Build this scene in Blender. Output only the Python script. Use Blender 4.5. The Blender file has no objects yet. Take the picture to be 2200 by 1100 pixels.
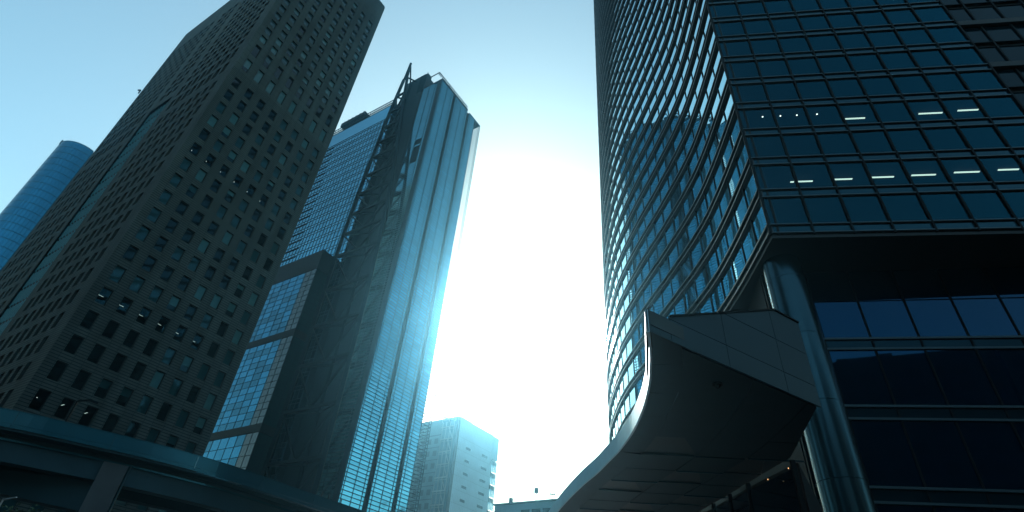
import bpy, math, random
from mathutils import Vector, Matrix
random.seed(7)
R = math.radians
scene = bpy.context.scene
col = scene.collection

# ------------------------------------------------------------------ camera
cam_data = bpy.data.cameras.new('camera')
cam = bpy.data.objects.new('camera', cam_data)
col.objects.link(cam)
F_PX, W_PX = 1177.0, 2200.0
cam_data.sensor_fit = 'HORIZONTAL'
cam_data.sensor_width = 36.0
cam_data.lens = 36.0 * F_PX / W_PX
cam_data.clip_start = 0.1
cam_data.clip_end = 5000
up = Vector((140, 1550, -F_PX)).normalized()
view = Vector((0, 0, -1))
fwd = (view - view.dot(up) * up).normalized()
rgt = fwd.cross(up)
CAM = Vector((0, 0, 1.7))
cam.matrix_world = Matrix.Translation(CAM) @ Matrix((rgt, fwd, up)).to_4x4()
scene.camera = cam

# ------------------------------------------------------------------ sky, sun, exposure
SUN_AZ, SUN_EL = R(0.3), R(28.9)
world = bpy.data.worlds.new('World')
scene.world = world
world.use_nodes = True
wn = world.node_tree
wn.nodes.clear()
wo = wn.nodes.new('ShaderNodeOutputWorld')
wb = wn.nodes.new('ShaderNodeBackground')
wt = wn.nodes.new('ShaderNodeTexSky')
wt.sky_type = 'NISHITA'
wt.sun_disc = False
wt.sun_elevation = SUN_EL
wt.sun_rotation = SUN_AZ
wt.air_density = 1.0
wt.dust_density = 0.8
wt.ozone_density = 3.0
wm = wn.nodes.new('ShaderNodeMix')
wm.data_type = 'RGBA'
wm.blend_type = 'MULTIPLY'
wm.inputs['Factor'].default_value = 1.0
wm.inputs[7].default_value = (0.92, 1.03, 0.75, 1)
wn.links.new(wt.outputs[0], wm.inputs[6])
wn.links.new(wm.outputs[2], wb.inputs[0])
wb.inputs[1].default_value = 0.10
wn.links.new(wb.outputs[0], wo.inputs[0])

sun_data = bpy.data.lights.new('sun', 'SUN')
sun_data.energy = 3.0
sun_data.angle = R(0.53)
sun_data.color = (1.0, 0.985, 0.95)
sun = bpy.data.objects.new('sun', sun_data)
col.objects.link(sun)
sdir = Vector((math.sin(SUN_AZ) * math.cos(SUN_EL), math.cos(SUN_AZ) * math.cos(SUN_EL), math.sin(SUN_EL)))
sun.rotation_euler = (-sdir).to_track_quat('-Z', 'Y').to_euler()
sun.location = sdir * 900

scene.view_settings.view_transform = 'Standard'
scene.view_settings.look = 'None'
scene.view_settings.gamma = 1.0
scene.view_settings.use_curve_mapping = False
scene.view_settings.exposure = 1.66
scene.cycles.max_bounces = 8
scene.cycles.transparent_max_bounces = 12
scene.cycles.volume_bounces = 0
scene.cycles.use_denoising = True
scene.cycles.sample_clamp_indirect = 4.0

# ------------------------------------------------------------------ materials
MATS = {}


def mat(name, color, rough=0.5, metal=0.0, ior=1.45, noise=0.0, nscale=3.0, bump=0.0, bscale=8.0, emit=None, stint=None):
    m = bpy.data.materials.new(name)
    m.use_nodes = True
    nt = m.node_tree
    p = nt.nodes['Principled BSDF']
    p.inputs['Base Color'].default_value = (*color, 1)
    p.inputs['Roughness'].default_value = rough
    p.inputs['Metallic'].default_value = metal
    p.inputs['IOR'].default_value = ior
    if stint:
        p.inputs['Specular Tint'].default_value = (*stint, 1)
    tc = nt.nodes.new('ShaderNodeTexCoord')
    if noise:
        n = nt.nodes.new('ShaderNodeTexNoise')
        n.inputs['Scale'].default_value = nscale
        n.inputs['Detail'].default_value = 5
        nt.links.new(tc.outputs['Object'], n.inputs['Vector'])
        r = nt.nodes.new('ShaderNodeMapRange')
        r.inputs[1].default_value = 0.3
        r.inputs[2].default_value = 0.7
        r.inputs[3].default_value = 1 - noise
        r.inputs[4].default_value = 1 + noise
        nt.links.new(n.outputs[0], r.inputs[0])
        oi = nt.nodes.new('ShaderNodeObjectInfo')
        r2 = nt.nodes.new('ShaderNodeMapRange')
        r2.inputs[3].default_value = 1 - noise * 0.6
        r2.inputs[4].default_value = 1 + noise * 0.6
        ge = nt.nodes.new('ShaderNodeNewGeometry')
        ad = nt.nodes.new('ShaderNodeMath')
        ad.operation = 'ADD'
        nt.links.new(oi.outputs['Random'], ad.inputs[0])
        nt.links.new(ge.outputs['Random Per Island'], ad.inputs[1])
        fc = nt.nodes.new('ShaderNodeMath')
        fc.operation = 'FRACT'
        nt.links.new(ad.outputs[0], fc.inputs[0])
        nt.links.new(fc.outputs[0], r2.inputs[0])
        mm = nt.nodes.new('ShaderNodeMath')
        mm.operation = 'MULTIPLY'
        nt.links.new(r.outputs[0], mm.inputs[0])
        nt.links.new(r2.outputs[0], mm.inputs[1])
        mx = nt.nodes.new('ShaderNodeMix')
        mx.data_type = 'RGBA'
        mx.blend_type = 'MULTIPLY'
        mx.inputs['Factor'].default_value = 1
        mx.inputs[6].default_value = (*color, 1)
        nt.links.new(mm.outputs[0], mx.inputs[7])
        nt.links.new(mx.outputs[2], p.inputs['Base Color'])
    if bump:
        n = nt.nodes.new('ShaderNodeTexNoise')
        n.inputs['Scale'].default_value = bscale
        n.inputs['Detail'].default_value = 1
        nt.links.new(tc.outputs['Object'], n.inputs['Vector'])
        b = nt.nodes.new('ShaderNodeBump')
        b.inputs['Strength'].default_value = 1.0
        b.inputs['Distance'].default_value = bump
        nt.links.new(n.outputs[0], b.inputs['Height'])
        nt.links.new(b.outputs[0], p.inputs['Normal'])
    if emit:
        p.inputs['Emission Color'].default_value = (*emit[0], 1)
        p.inputs['Emission Strength'].default_value = emit[1]
    MATS[name] = m
    return m


def clear_glass(name, tint, gloss, ior):
    """pane that shows the dark room behind it and mirrors the sky by Fresnel"""
    m = bpy.data.materials.new(name)
    m.use_nodes = True
    nt = m.node_tree
    nt.nodes.remove(nt.nodes['Principled BSDF'])
    o = nt.nodes['Material Output']
    t = nt.nodes.new('ShaderNodeBsdfTransparent')
    t.inputs[0].default_value = (*tint, 1)
    g = nt.nodes.new('ShaderNodeBsdfGlossy')
    g.inputs['Color'].default_value = (*gloss, 1)
    g.inputs['Roughness'].default_value = 0.015
    f = nt.nodes.new('ShaderNodeFresnel')
    f.inputs['IOR'].default_value = ior
    mx = nt.nodes.new('ShaderNodeMixShader')
    ge = nt.nodes.new('ShaderNodeNewGeometry')
    inv = nt.nodes.new('ShaderNodeMath')
    inv.operation = 'SUBTRACT'
    inv.inputs[0].default_value = 1.0
    nt.links.new(ge.outputs['Backfacing'], inv.inputs[1])
    mu = nt.nodes.new('ShaderNodeMath')
    mu.operation = 'MULTIPLY'
    nt.links.new(f.outputs[0], mu.inputs[0])
    nt.links.new(inv.outputs[0], mu.inputs[1])
    nt.links.new(mu.outputs[0], mx.inputs[0])
    nt.links.new(t.outputs[0], mx.inputs[1])
    nt.links.new(g.outputs[0], mx.inputs[2])
    nt.links.new(mx.outputs[0], o.inputs[0])
    MATS[name] = m
    return m


def tile_mat(name, color, groove, pitch, frac, var):
    """stone cladding in courses: dark recessed bed joints, tone changing from stone to stone"""
    m = bpy.data.materials.new(name)
    m.use_nodes = True
    nt = m.node_tree
    p = nt.nodes['Principled BSDF']
    p.inputs['Roughness'].default_value = 0.8
    p.inputs['IOR'].default_value = 1.2
    tc = nt.nodes.new('ShaderNodeTexCoord')
    sp = nt.nodes.new('ShaderNodeSeparateXYZ')
    nt.links.new(tc.outputs['Object'], sp.inputs[0])

    def math_(op, a, b=None):
        n = nt.nodes.new('ShaderNodeMath')
        n.operation = op
        for i, v in enumerate((a, b)):
            if v is None:
                continue
            if isinstance(v, (int, float)):
                n.inputs[i].default_value = v
            else:
                nt.links.new(v, n.inputs[i])
        return n.outputs[0]
    zz = math_('DIVIDE', sp.outputs[2], pitch)
    fr = math_('FRACT', zz)
    g = math_('LESS_THAN', fr, frac)
    cb = nt.nodes.new('ShaderNodeCombineXYZ')
    nt.links.new(math_('FLOOR', math_('DIVIDE', math_('ADD', sp.outputs[0], math_('MULTIPLY', sp.outputs[1], 1.7)), 2.1)), cb.inputs[0])
    nt.links.new(math_('FLOOR', zz), cb.inputs[2])
    wnz = nt.nodes.new('ShaderNodeTexWhiteNoise')
    nt.links.new(cb.outputs[0], wnz.inputs[0])
    ns = nt.nodes.new('ShaderNodeTexNoise')
    ns.inputs['Scale'].default_value = 0.25
    ns.inputs['Detail'].default_value = 6
    mp = nt.nodes.new('ShaderNodeMapping')
    mp.inputs['Scale'].default_value = (1.6, 1.6, 0.22)
    nt.links.new(tc.outputs['Object'], mp.inputs['Vector'])
    nt.links.new(mp.outputs[0], ns.inputs['Vector'])
    tone = math_('ADD', math_('MULTIPLY', wnz.outputs[0], var), math_('ADD', math_('MULTIPLY', ns.outputs[0], 1.3), 0.35 - var / 2))
    base = nt.nodes.new('ShaderNodeMix')
    base.data_type = 'RGBA'
    base.blend_type = 'MULTIPLY'
    base.inputs['Factor'].default_value = 1
    base.inputs[6].default_value = (*color, 1)
    nt.links.new(tone, base.inputs[7])
    mx = nt.nodes.new('ShaderNodeMix')
    mx.data_type = 'RGBA'
    nt.links.new(g, mx.inputs['Factor'])
    nt.links.new(base.outputs[2], mx.inputs[6])
    mx.inputs[7].default_value = (*groove, 1)
    nt.links.new(mx.outputs[2], p.inputs['Base Color'])
    b = nt.nodes.new('ShaderNodeBump')
    b.inputs['Strength'].default_value = 0.5
    b.inputs['Distance'].default_value = 0.05
    nt.links.new(math_('SUBTRACT', 1.0, g), b.inputs['Height'])
    nt.links.new(b.outputs[0], p.inputs['Normal'])
    MATS[name] = m
    return m


mat('asphalt', (0.05, 0.05, 0.052), 0.85, noise=0.25, nscale=0.8)
mat('paving', (0.045, 0.045, 0.045), 0.8, noise=0.2, nscale=0.6)
mat('road_paint', (0.7, 0.7, 0.68), 0.7, noise=0.15, nscale=4)
tile_mat('stone_ribbed', (0.056, 0.066, 0.064), (0.010, 0.013, 0.014), 0.455, 0.26, 0.16)
tile_mat('stone_plain', (0.054, 0.064, 0.063), (0.018, 0.022, 0.023), 1.745, 0.04, 0.10)
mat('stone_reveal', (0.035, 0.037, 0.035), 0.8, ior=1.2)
mat('dark_frame', (0.008, 0.014, 0.017), 0.5, ior=1.25)
mat('window_dark', (0.004, 0.007, 0.008), 0.04, ior=1.5, bump=0.002, bscale=1.0)
mat('window_tinted', (0.012, 0.040, 0.045), 0.04, ior=1.6, bump=0.002, bscale=1.0)
mat('window_blind', (0.045, 0.110, 0.115), 0.12, ior=1.6, noise=0.15, nscale=0.6)
mat('dark_interior', (0.006, 0.007, 0.008), 0.9)
mat('lamp_tube', (0.9, 0.95, 0.9), 0.5, emit=((0.85, 1.0, 0.92), 0.55))
mat('lamp_dot', (0.9, 0.95, 0.9), 0.5, emit=((0.95, 1.0, 0.95), 1.2))
mat('lamp_amber', (0.9, 0.7, 0.4), 0.5, emit=((1.0, 0.5, 0.2), 0.5))
mat('blue_glass', (0.10, 0.34, 0.47), 0.03, metal=1.0, noise=0.20, nscale=0.02, bump=0.003, bscale=0.6)
mat('blue_spandrel', (0.15, 0.40, 0.53), 0.07, metal=1.0, noise=0.20, nscale=0.02)
mat('annex_glass', (0.03, 0.18, 0.28), 0.04, metal=1.0, noise=0.12, nscale=0.02, bump=0.003, bscale=0.6)
mat('annex_glass_dull', (0.02, 0.12, 0.18), 0.06, metal=1.0, noise=0.12, nscale=0.02)
mat('slat_glass', (0.17, 0.50, 0.62), 0.10, metal=1.0, noise=0.20, nscale=0.02, bump=0.002, bscale=0.5)
mat('slat_metal', (0.006, 0.026, 0.038), 0.45, ior=1.2)
mat('tower_panel', (0.004, 0.016, 0.024), 0.45, ior=1.2, noise=0.15, nscale=0.1)
mat('truss_steel', (0.006, 0.013, 0.018), 0.5, ior=1.15)
mat('cylinder_glass', (0.015, 0.13, 0.23), 0.05, metal=1.0, noise=0.08, nscale=0.02)
mat('curved_glass', (0.24, 0.56, 0.70), 0.01, metal=1.0, bump=0.0012, bscale=0.8)
mat('fin_metal', (0.008, 0.018, 0.024), 0.35, metal=0.1)
clear_glass('office_glass', (0.66, 0.74, 0.72), (0.12, 0.70, 1.0), 1.5)
mat('spandrel_glass', (0.003, 0.026, 0.042), 0.08, ior=1.5, stint=(0.15, 0.75, 1.0))
mat('transom_metal', (0.035, 0.07, 0.085), 0.4, metal=0.2)
mat('mullion_metal', (0.005, 0.007, 0.009), 0.6, ior=1.2)
mat('wing_glass', (0.001, 0.007, 0.011), 0.12, ior=1.25, stint=(0.3, 0.8, 1.0))
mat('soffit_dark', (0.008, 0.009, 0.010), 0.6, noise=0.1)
mat('lobby_glass', (0.001, 0.008, 0.018), 0.02, ior=1.6, stint=(0.06, 0.45, 0.95), bump=0.002, bscale=0.4)
mat('lobby_spandrel', (0.005, 0.014, 0.020), 0.2, ior=1.4, stint=(0.2, 0.7, 1.0))
mat('column_steel', (0.026, 0.062, 0.078), 0.26, metal=0.9, noise=0.06, nscale=0.8)
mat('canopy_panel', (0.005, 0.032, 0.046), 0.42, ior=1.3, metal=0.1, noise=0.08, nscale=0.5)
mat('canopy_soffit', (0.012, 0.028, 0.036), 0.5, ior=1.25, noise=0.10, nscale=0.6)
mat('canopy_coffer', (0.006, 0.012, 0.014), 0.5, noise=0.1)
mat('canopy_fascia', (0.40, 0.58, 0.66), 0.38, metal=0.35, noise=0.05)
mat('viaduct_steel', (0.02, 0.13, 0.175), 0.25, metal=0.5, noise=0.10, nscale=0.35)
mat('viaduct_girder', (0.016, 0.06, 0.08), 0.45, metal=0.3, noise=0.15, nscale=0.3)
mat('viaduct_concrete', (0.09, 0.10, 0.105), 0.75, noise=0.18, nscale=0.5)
mat('white_cladding', (0.36, 0.47, 0.54), 0.45, noise=0.06, nscale=0.2)
mat('grey_cladding', (0.16, 0.24, 0.28), 0.5, noise=0.1, nscale=0.2)
mat('stair_steel', (0.42, 0.44, 0.45), 0.45, metal=0.3)
mat('shade_grey', (0.07, 0.09, 0.10), 0.5)
mat('pale_glass', (0.45, 0.62, 0.68), 0.05, metal=0.8)
mat('louvre_metal', (0.10, 0.30, 0.34), 0.3, metal=0.7)
mat('office_stone', (0.020, 0.028, 0.030), 0.7, noise=0.15, nscale=0.1)
mat('bark', (0.05, 0.04, 0.03), 0.9, noise=0.2)
mat('leaf', (0.035, 0.07, 0.03), 0.6, noise=0.4, nscale=0.9)


# ------------------------------------------------------------------ mesh helpers
class MB:
    def __init__(self):
        self.v, self.f = [], []

    def poly(self, *pts):
        n = len(self.v)
        self.v += [tuple(p) for p in pts]
        self.f.append(tuple(range(n, n + len(pts))))

    def hexa(self, o, a, b, c):
        o, a, b, c = Vector(o), Vector(a), Vector(b), Vector(c)
        if a.cross(b).dot(c) < 0:
            a, b = b, a
        n = len(self.v)
        self.v += [tuple(p) for p in (o, o + a, o + a + b, o + b, o + c, o + a + c, o + a + b + c, o + b + c)]
        for q in ((3, 2, 1, 0), (4, 5, 6, 7), (0, 1, 5, 4), (1, 2, 6, 5), (2, 3, 7, 6), (3, 0, 4, 7)):
            self.f.append(tuple(n + i for i in q))

    def bar(self, p, q, w, h=None):
        p, q = Vector(p), Vector(q)
        h = h or w
        d = (q - p).normalized()
        ref = Vector((0, 0, 1)) if abs(d.z) < 0.95 else Vector((0, 1, 0))
        x = d.cross(ref).normalized()
        y = x.cross(d).normalized()
        self.hexa(p - x * w / 2 - y * h / 2, x * w, y * h, q - p)

    def prism(self, pts, z0, z1):
        """closed plan polygon (list of (x, y)), extruded"""
        a = sum(pts[i][0] * pts[(i + 1) % len(pts)][1] - pts[(i + 1) % len(pts)][0] * pts[i][1] for i in range(len(pts)))
        if a < 0:
            pts = pts[::-1]
        n, k = len(self.v), len(pts)
        self.v += [(x, y, z0) for x, y in pts] + [(x, y, z1) for x, y in pts]
        self.f.append(tuple(n + i for i in range(k))[::-1])
        self.f.append(tuple(n + k + i for i in range(k)))
        for i in range(k):
            j = (i + 1) % k
            self.f.append((n + i, n + j, n + k + j, n + k + i))

    def cyl(self, cx, cy, r, z0, z1, seg=32, r1=None):
        r1 = r if r1 is None else r1
        n = len(self.v)
        for z, rr in ((z0, r), (z1, r1)):
            self.v += [(cx + rr * math.cos(2 * math.pi * i / seg), cy + rr * math.sin(2 * math.pi * i / seg), z) for i in range(seg)]
        for i in range(seg):
            j = (i + 1) % seg
            self.f.append((n + i, n + j, n + seg + j, n + seg + i))
        m = len(self.v)
        self.v += self.v[n:n + 2 * seg]                 # caps keep vertices of their own
        self.f.append(tuple(m + i for i in range(seg))[::-1])
        self.f.append(tuple(m + seg + i for i in range(seg)))

    def mesh(self, name, off=(0, 0, 0)):
        me = bpy.data.meshes.new(name)
        ox, oy, oz = off
        me.from_pydata([(x - ox, y - oy, z - oz) for x, y, z in self.v], [], self.f)
        me.validate()
        return me


def props(o, label=None, cat=None, group=None, kind=None):
    if label:
        o['label'] = label
    if cat:
        o['category'] = cat
    if group:
        o['group'] = group
    if kind:
        o['kind'] = kind
    return o


def smooth(me):
    me.polygons.foreach_set('use_smooth', [True] * len(me.polygons))


class Thing:
    def __init__(self, name, label, cat, loc, group=None):
        self.loc = Vector(loc)
        self.root = bpy.data.objects.new(name, None)
        self.root.location = self.loc
        self.root.empty_display_size = 0.5
        col.objects.link(self.root)
        props(self.root, label, cat, group)

    def part(self, name, mb, m, parent=None, kind=None, label=None, smoothed=False):
        me = mb.mesh(name, self.loc)
        me.materials.append(MATS[m])
        if smoothed:
            smooth(me)
        o = bpy.data.objects.new(name, me)
        o.parent = parent or self.root
        col.objects.link(o)
        return props(o, label, None, None, kind)

    def inst(self, name, me, mw, parent=None):
        """object with shared mesh data, world matrix mw; a sub-part takes its matrix local to its parent"""
        o = bpy.data.objects.new(name, me)
        if parent:
            o.parent = parent
            o.matrix_local = mw
        else:
            o.parent = self.root
            o.matrix_local = Matrix.Translation(-self.loc) @ mw
        col.objects.link(o)
        return o


def single(name, mb, m, label=None, cat=None, kind=None, group=None):
    me = mb.mesh(name)
    me.materials.append(MATS[m])
    o = bpy.data.objects.new(name, me)
    col.objects.link(o)
    return props(o, label, cat, group, kind)


class Frame:
    """plan frame: u along the right-hand facade, s along the left-hand facade"""
    def __init__(self, x, y, az):
        self.o = Vector((x, y, 0))
        self.u = Vector((math.sin(R(az)), math.cos(R(az)), 0))
        self.s = Vector((-self.u.y, self.u.x, 0))

    def P(self, u, s, z):
        return self.o + self.u * u + self.s * s + Vector((0, 0, z))

    def box(self, mb, u0, u1, s0, s1, z0, z1):
        mb.hexa(self.P(u0, s0, z0), self.u * (u1 - u0), self.s * (s1 - s0), Vector((0, 0, z1 - z0)))

    def mat(self, u, s, z, face):
        """local x along the facade to the right as seen from outside, y outward, z up"""
        if face == 'R':
            x, y = self.u, -self.s
        else:
            x, y = -self.s, -self.u
        m = Matrix((x, y, Vector((0, 0, 1)))).transposed().to_4x4()
        return Matrix.Translation(self.P(u, s, z)) @ m


def rbox(x0, x1, y0, y1, z0, z1):
    mb = MB()
    mb.hexa((x0, y0, z0), (x1 - x0, 0, 0), (0, y1 - y0, 0), (0, 0, z1 - z0))
    return mb


def with_mat(mb, name, m):
    me = mb.mesh(name)
    me.materials.append(MATS[m])
    return me


def tilt(a=0.15):
    return Matrix.Rotation(R(random.uniform(-a, a)), 4, 'X') @ Matrix.Rotation(R(random.uniform(-a, a)), 4, 'Z')


def wall_grid(mb, fr, face, a0, a1, z0, z1, holes, depth, rev=None):
    """facade sheet with rectangular openings and their reveals"""
    xs = sorted({a0, a1, *[h[0] for h in holes], *[h[1] for h in holes]})
    zs = sorted({z0, z1, *[h[2] for h in holes], *[h[3] for h in holes]})
    xs = [x for x in xs if a0 <= x <= a1]
    zs = [z for z in zs if z0 <= z <= z1]
    P = (lambda a, d, z: fr.P(a, d, z)) if face == 'R' else (lambda a, d, z: fr.P(d, a, z))
    byrow = {}
    for h in holes:
        byrow.setdefault((h[2], h[3]), []).append(h)
    for i in range(len(zs) - 1):
        zm = (zs[i] + zs[i + 1]) / 2
        row = []
        for (lo, hi), hs in byrow.items():
            if lo < zm < hi:
                row += hs
        row.sort()
        cur = a0
        for h in row + [(a1, a1, 0, 0)]:
            if h[0] > cur + 1e-6:
                q = [P(cur, 0, zs[i]), P(h[0], 0, zs[i]), P(h[0], 0, zs[i + 1]), P(cur, 0, zs[i + 1])]
                mb.poly(*(q if face == 'R' else q[::-1]))
            cur = h[1]
    rv = rev or mb
    for l, r, b, t in holes:
        for q in ([(l, 0, b), (l, depth, b), (l, depth, t), (l, 0, t)], [(r, depth, b), (r, 0, b), (r, 0, t), (r, depth, t)],
                  [(l, 0, t), (l, depth, t), (r, depth, t), (r, 0, t)], [(l, depth, b), (l, 0, b), (r, 0, b), (r, depth, b)]):
            pts = [P(*p) for p in q]
            rv.poly(*(pts if face == 'R' else pts[::-1]))


# ------------------------------------------------------------------ the ground
g = MB()
g.poly((-3000, -3000, 0), (3000, -3000, 0), (3000, 3000, 0), (-3000, 3000, 0))
single('ground', g, 'paving', kind='structure')
g = MB()
g.poly((-9, -300, 0.004), (5, -300, 0.004), (1, 420, 0.004), (-13, 420, 0.004))
single('road', g, 'asphalt', kind='structure')
for k in range(-4, 12):
    g = MB()
    y = k * 12.0
    x = -2.0 - (y + 300) / 720 * 4
    g.poly((x - 0.08, y, 0.008), (x + 0.08, y, 0.008), (x + 0.05, y + 5, 0.008), (x - 0.11, y + 5, 0.008))
    single('lane_marking', g, 'road_paint', kind='structure')

# ------------------------------------------------------------------ brown stone tower on the left
A = Frame(-64.51, 74.08, 34.6)
AW, AD, AH = 27.28, 69.3, 172.0
T = Thing('stone_tower', 'tall brown stone office tower with rows of square windows, left of the picture', 'tower', A.P(AW / 2, AD / 2, 0))
UC = [2.24 + 3.255 * k for k in range(8)]
rows = []                                   # centre height, half width, half height, kind
for j in range(23):
    rows.append((99.42 - 4.26 * j, 0.78, 1.40, 'office'))
rows += [(111.7, 0.72, 1.98, 'tall'), (105.95, 0.72, 1.98, 'tall')]
for i in range(13):
    rows.append((116.45 + 3.49 * i, 0.80, 1.10, 'upper'))
SPLIT = 103.05
holes = [(c - hw, c + hw, z - hh, z + hh) for z, hw, hh, k in rows for c in UC]
low, upw, rev = MB(), MB(), MB()
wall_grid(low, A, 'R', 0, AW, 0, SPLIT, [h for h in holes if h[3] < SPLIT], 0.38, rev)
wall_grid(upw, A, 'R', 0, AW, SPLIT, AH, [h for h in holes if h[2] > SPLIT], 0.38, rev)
T.part('wall', low, 'stone_ribbed')
T.part('wall', upw, 'stone_plain')
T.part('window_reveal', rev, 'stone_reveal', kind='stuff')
# blank window panels below the roof
for c in UC[5:]:
    mb = MB()
    z = 116.45 + 3.49 * 13
    for (a, b, p, q) in ((c - .8, c + .8, z - 1.1, z - 1.02), (c - .8, c + .8, z + 1.02, z + 1.1), (c - .8, c - .72, z - 1.02, z + 1.02), (c + .72, c + .8, z - 1.02, z + 1.02)):
        A.box(mb, a, b, -0.03, 0.02, p, q)
    T.part('blank_panel', mb, 'dark_frame')


def win_mesh(hw, hh):
    f = MB()
    t, d = 0.07, 0.08
    f.hexa((-hw, -d, -hh), (2 * hw, 0, 0), (0, d, 0), (0, 0, t))
    f.hexa((-hw, -d, hh - t), (2 * hw, 0, 0), (0, d, 0), (0, 0, t))
    f.hexa((-hw, -d, -hh + t), (t, 0, 0), (0, d, 0), (0, 0, 2 * hh - 2 * t))
    f.hexa((hw - t, -d, -hh + t), (t, 0, 0), (0, d, 0), (0, 0, 2 * hh - 2 * t))
    p = MB()
    p.hexa((-hw + t, -0.05, -hh + t), (2 * hw - 2 * t, 0, 0), (0, 0.02, 0), (0, 0, 2 * hh - 2 * t))
    return with_mat(f, 'window_frame', 'dark_frame'), p


def half_blind(hw, hh, frac, m):
    """pane with a roller blind drawn part of the way down behind it"""
    t = 0.07
    zc = hh - t - (2 * hh - 2 * t) * frac
    p = MB()
    p.hexa((-hw + t, -0.05, -hh + t), (2 * hw - 2 * t, 0, 0), (0, 0.02, 0), (0, 0, zc + hh - t))
    p.hexa((-hw + t, -0.05, zc), (2 * hw - 2 * t, 0, 0), (0, 0.02, 0), (0, 0, hh - t - zc))
    me = with_mat(p, 'window_pane', 'window_dark')
    me.materials.append(MATS[m])
    for k in range(6, 12):
        me.polygons[k].material_index = 1
    return me


clear_glass('window_clear', (0.55, 0.62, 0.62), (0.7, 0.95, 1.0), 1.5)
WM = {}
for z, hw, hh, k in rows:
    if k not in WM:
        f, p = win_mesh(hw, hh)
        WM[k] = (f, {m: with_mat(p, 'window_pane', m) for m in ('window_dark', 'window_tinted', 'window_blind', 'window_clear')})
        for q in range(4):
            WM[k][1]['half%d' % q] = half_blind(hw, hh, (0.3, 0.45, 0.6, 0.8)[q], ('window_blind', 'window_tinted')[q % 2])
# windows with a lamp to be seen behind the glass: (row index, column): lamp position across and up
LAMPS = {(13, 0): 't', (13, 1): 't', (13, 2): 't', (13, 3): 't', (13, 4): 't', (17, 0): 'd', (17, 1): 'T', (17, 2): 'T',
         (5, 0): 'd', (5, 1): 'd', (5, 2): 'd', (5, 3): 'd', (5, 4): 'd', (5, 5): 'd', (8, 7): 'd', (13, 5): 't', (6, 7): 'd'}
extra = MB()
nlamp = 0
for ri, (z, hw, hh, k) in enumerate(rows):
    for ci, c in enumerate(UC):
        if k == 'office' and ri > 19:                     # the lowest storeys, behind the viaduct
            A.box(extra, c - hw, c + hw, 0.30, 0.34, z - hh, z + hh)
            continue
        f, ps = WM[k]
        w = T.inst('window', f, A.mat(c, 0.36, z, 'R'))
        if (ri, ci) in LAMPS and k == 'office':
            m = 'window_clear'
            lm = MB()
            if LAMPS[(ri, ci)] == 't':
                A.box(lm, c - 0.62, c + 0.42, 1.6, 1.66, z + 0.50, z + 0.53)
            elif LAMPS[(ri, ci)] == 'T':
                A.box(lm, c - 0.05, c + 0.05, 1.0, 1.9, z + 0.62, z + 0.65)
            else:
                A.box(lm, c - 0.05, c + 0.05, 1.6, 1.70, z + 0.5, z + 0.53)
            T.part('ceiling_lamp', lm, 'lamp_tube' if LAMPS[(ri, ci)] != 'd' else 'lamp_dot')
        elif k == 'tall':
            m = random.choice(['window_blind'] * 5 + ['half2', 'half3']) if z < 110 else random.choice(['window_dark'] * 4 + ['window_tinted', 'half1'])
        elif k == 'upper':
            m = random.choice(['window_tinted'] * 4 + ['window_blind', 'window_dark', 'half1', 'half2'])
        else:
            r = random.random()
            if ri in (0, 1, 11, 14, 15) and ci < 4:
                m = 'window_dark'
            else:
                m = 'window_tinted' if r < 0.45 else ('window_blind' if r < 0.58 else ('half%d' % random.randrange(4) if r < 0.72 else 'window_dark'))
        T.inst('pane', ps[m], tilt(0.25), parent=w)
T.part('window', extra, 'window_tinted', kind='stuff')
mb = MB()
for c in UC:
    for e in (-0.93, 0.93):
        A.box(mb, c + e - 0.03, c + e + 0.03, -0.012, 0.01, 0, AH - 9)
T.part('panel_joint', mb, 'dark_frame', kind='stuff')
# left side: deep windows and the louvre strip
SC = [4.35 + 3.05 * k for k in range(22)]
SC = [c for c in SC if c + 1.9 < 68.5 and not (28.4 < c < 41.2)]
sh = []
for z, hw, hh, k in rows:
    for c in SC:
        sh.append((c, c + (2.05 if k != 'office' else 1.75), z - hh, z + hh))
sl, su, srev = MB(), MB(), MB()
strip = (30.5, 40.9, 0.0, 110.0)
# strip opening splits the facade in three runs
for (a0, a1) in ((0, 30.5), (40.9, AD)):
    hs = [h for h in sh if a0 <= h[0] and h[1] <= a1]
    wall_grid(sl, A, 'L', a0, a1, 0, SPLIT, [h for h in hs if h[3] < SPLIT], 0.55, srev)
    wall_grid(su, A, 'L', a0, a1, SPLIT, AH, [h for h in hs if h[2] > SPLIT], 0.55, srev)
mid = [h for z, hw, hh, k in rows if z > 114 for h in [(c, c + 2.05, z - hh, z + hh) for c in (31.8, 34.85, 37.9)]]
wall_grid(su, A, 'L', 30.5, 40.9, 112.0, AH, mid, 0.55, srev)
T.part('wall', sl, 'stone_ribbed')
T.part('wall', su, 'stone_plain')
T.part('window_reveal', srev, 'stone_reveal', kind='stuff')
mb = MB()
for (a0, a1, z0, z1) in sh + mid:
    A.box(mb, 0.45, 0.5, a0, a1, z0, z1)
T.part('side_window', mb, 'window_tinted', kind='stuff')
mb = MB()
A.box(mb, 0.9, 1.0, 30.5, 40.9, 0, 112)
T.part('strip_backing', mb, 'dark_frame')
mb = MB()
for k in range(8):
    a = 31.1 + 1.3 * k
    for j in range(26):
        z1 = 110.8 - 4.26 * j
        A.box(mb, 0.25, 0.45, a, a + 0.09, z1 - 3.75, z1)
T.part('louvre', mb, 'louvre_metal', kind='stuff')
mb = MB()
A.box(mb, 0.02, AW, AD, AD + 0.3, 0, AH)
A.box(mb, AW, AW + 0.3, 0.02, AD + 0.3, 0, AH)
T.part('wall', mb, 'stone_plain')
mb = MB()
A.box(mb, 0, AW, 0, AD, AH, AH + 0.4)
T.part('roof', mb, 'stone_plain')
mb = MB()
A.box(mb, 3.2, AW - 2, 5.0, 5.2, 0, AH - 2)
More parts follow.
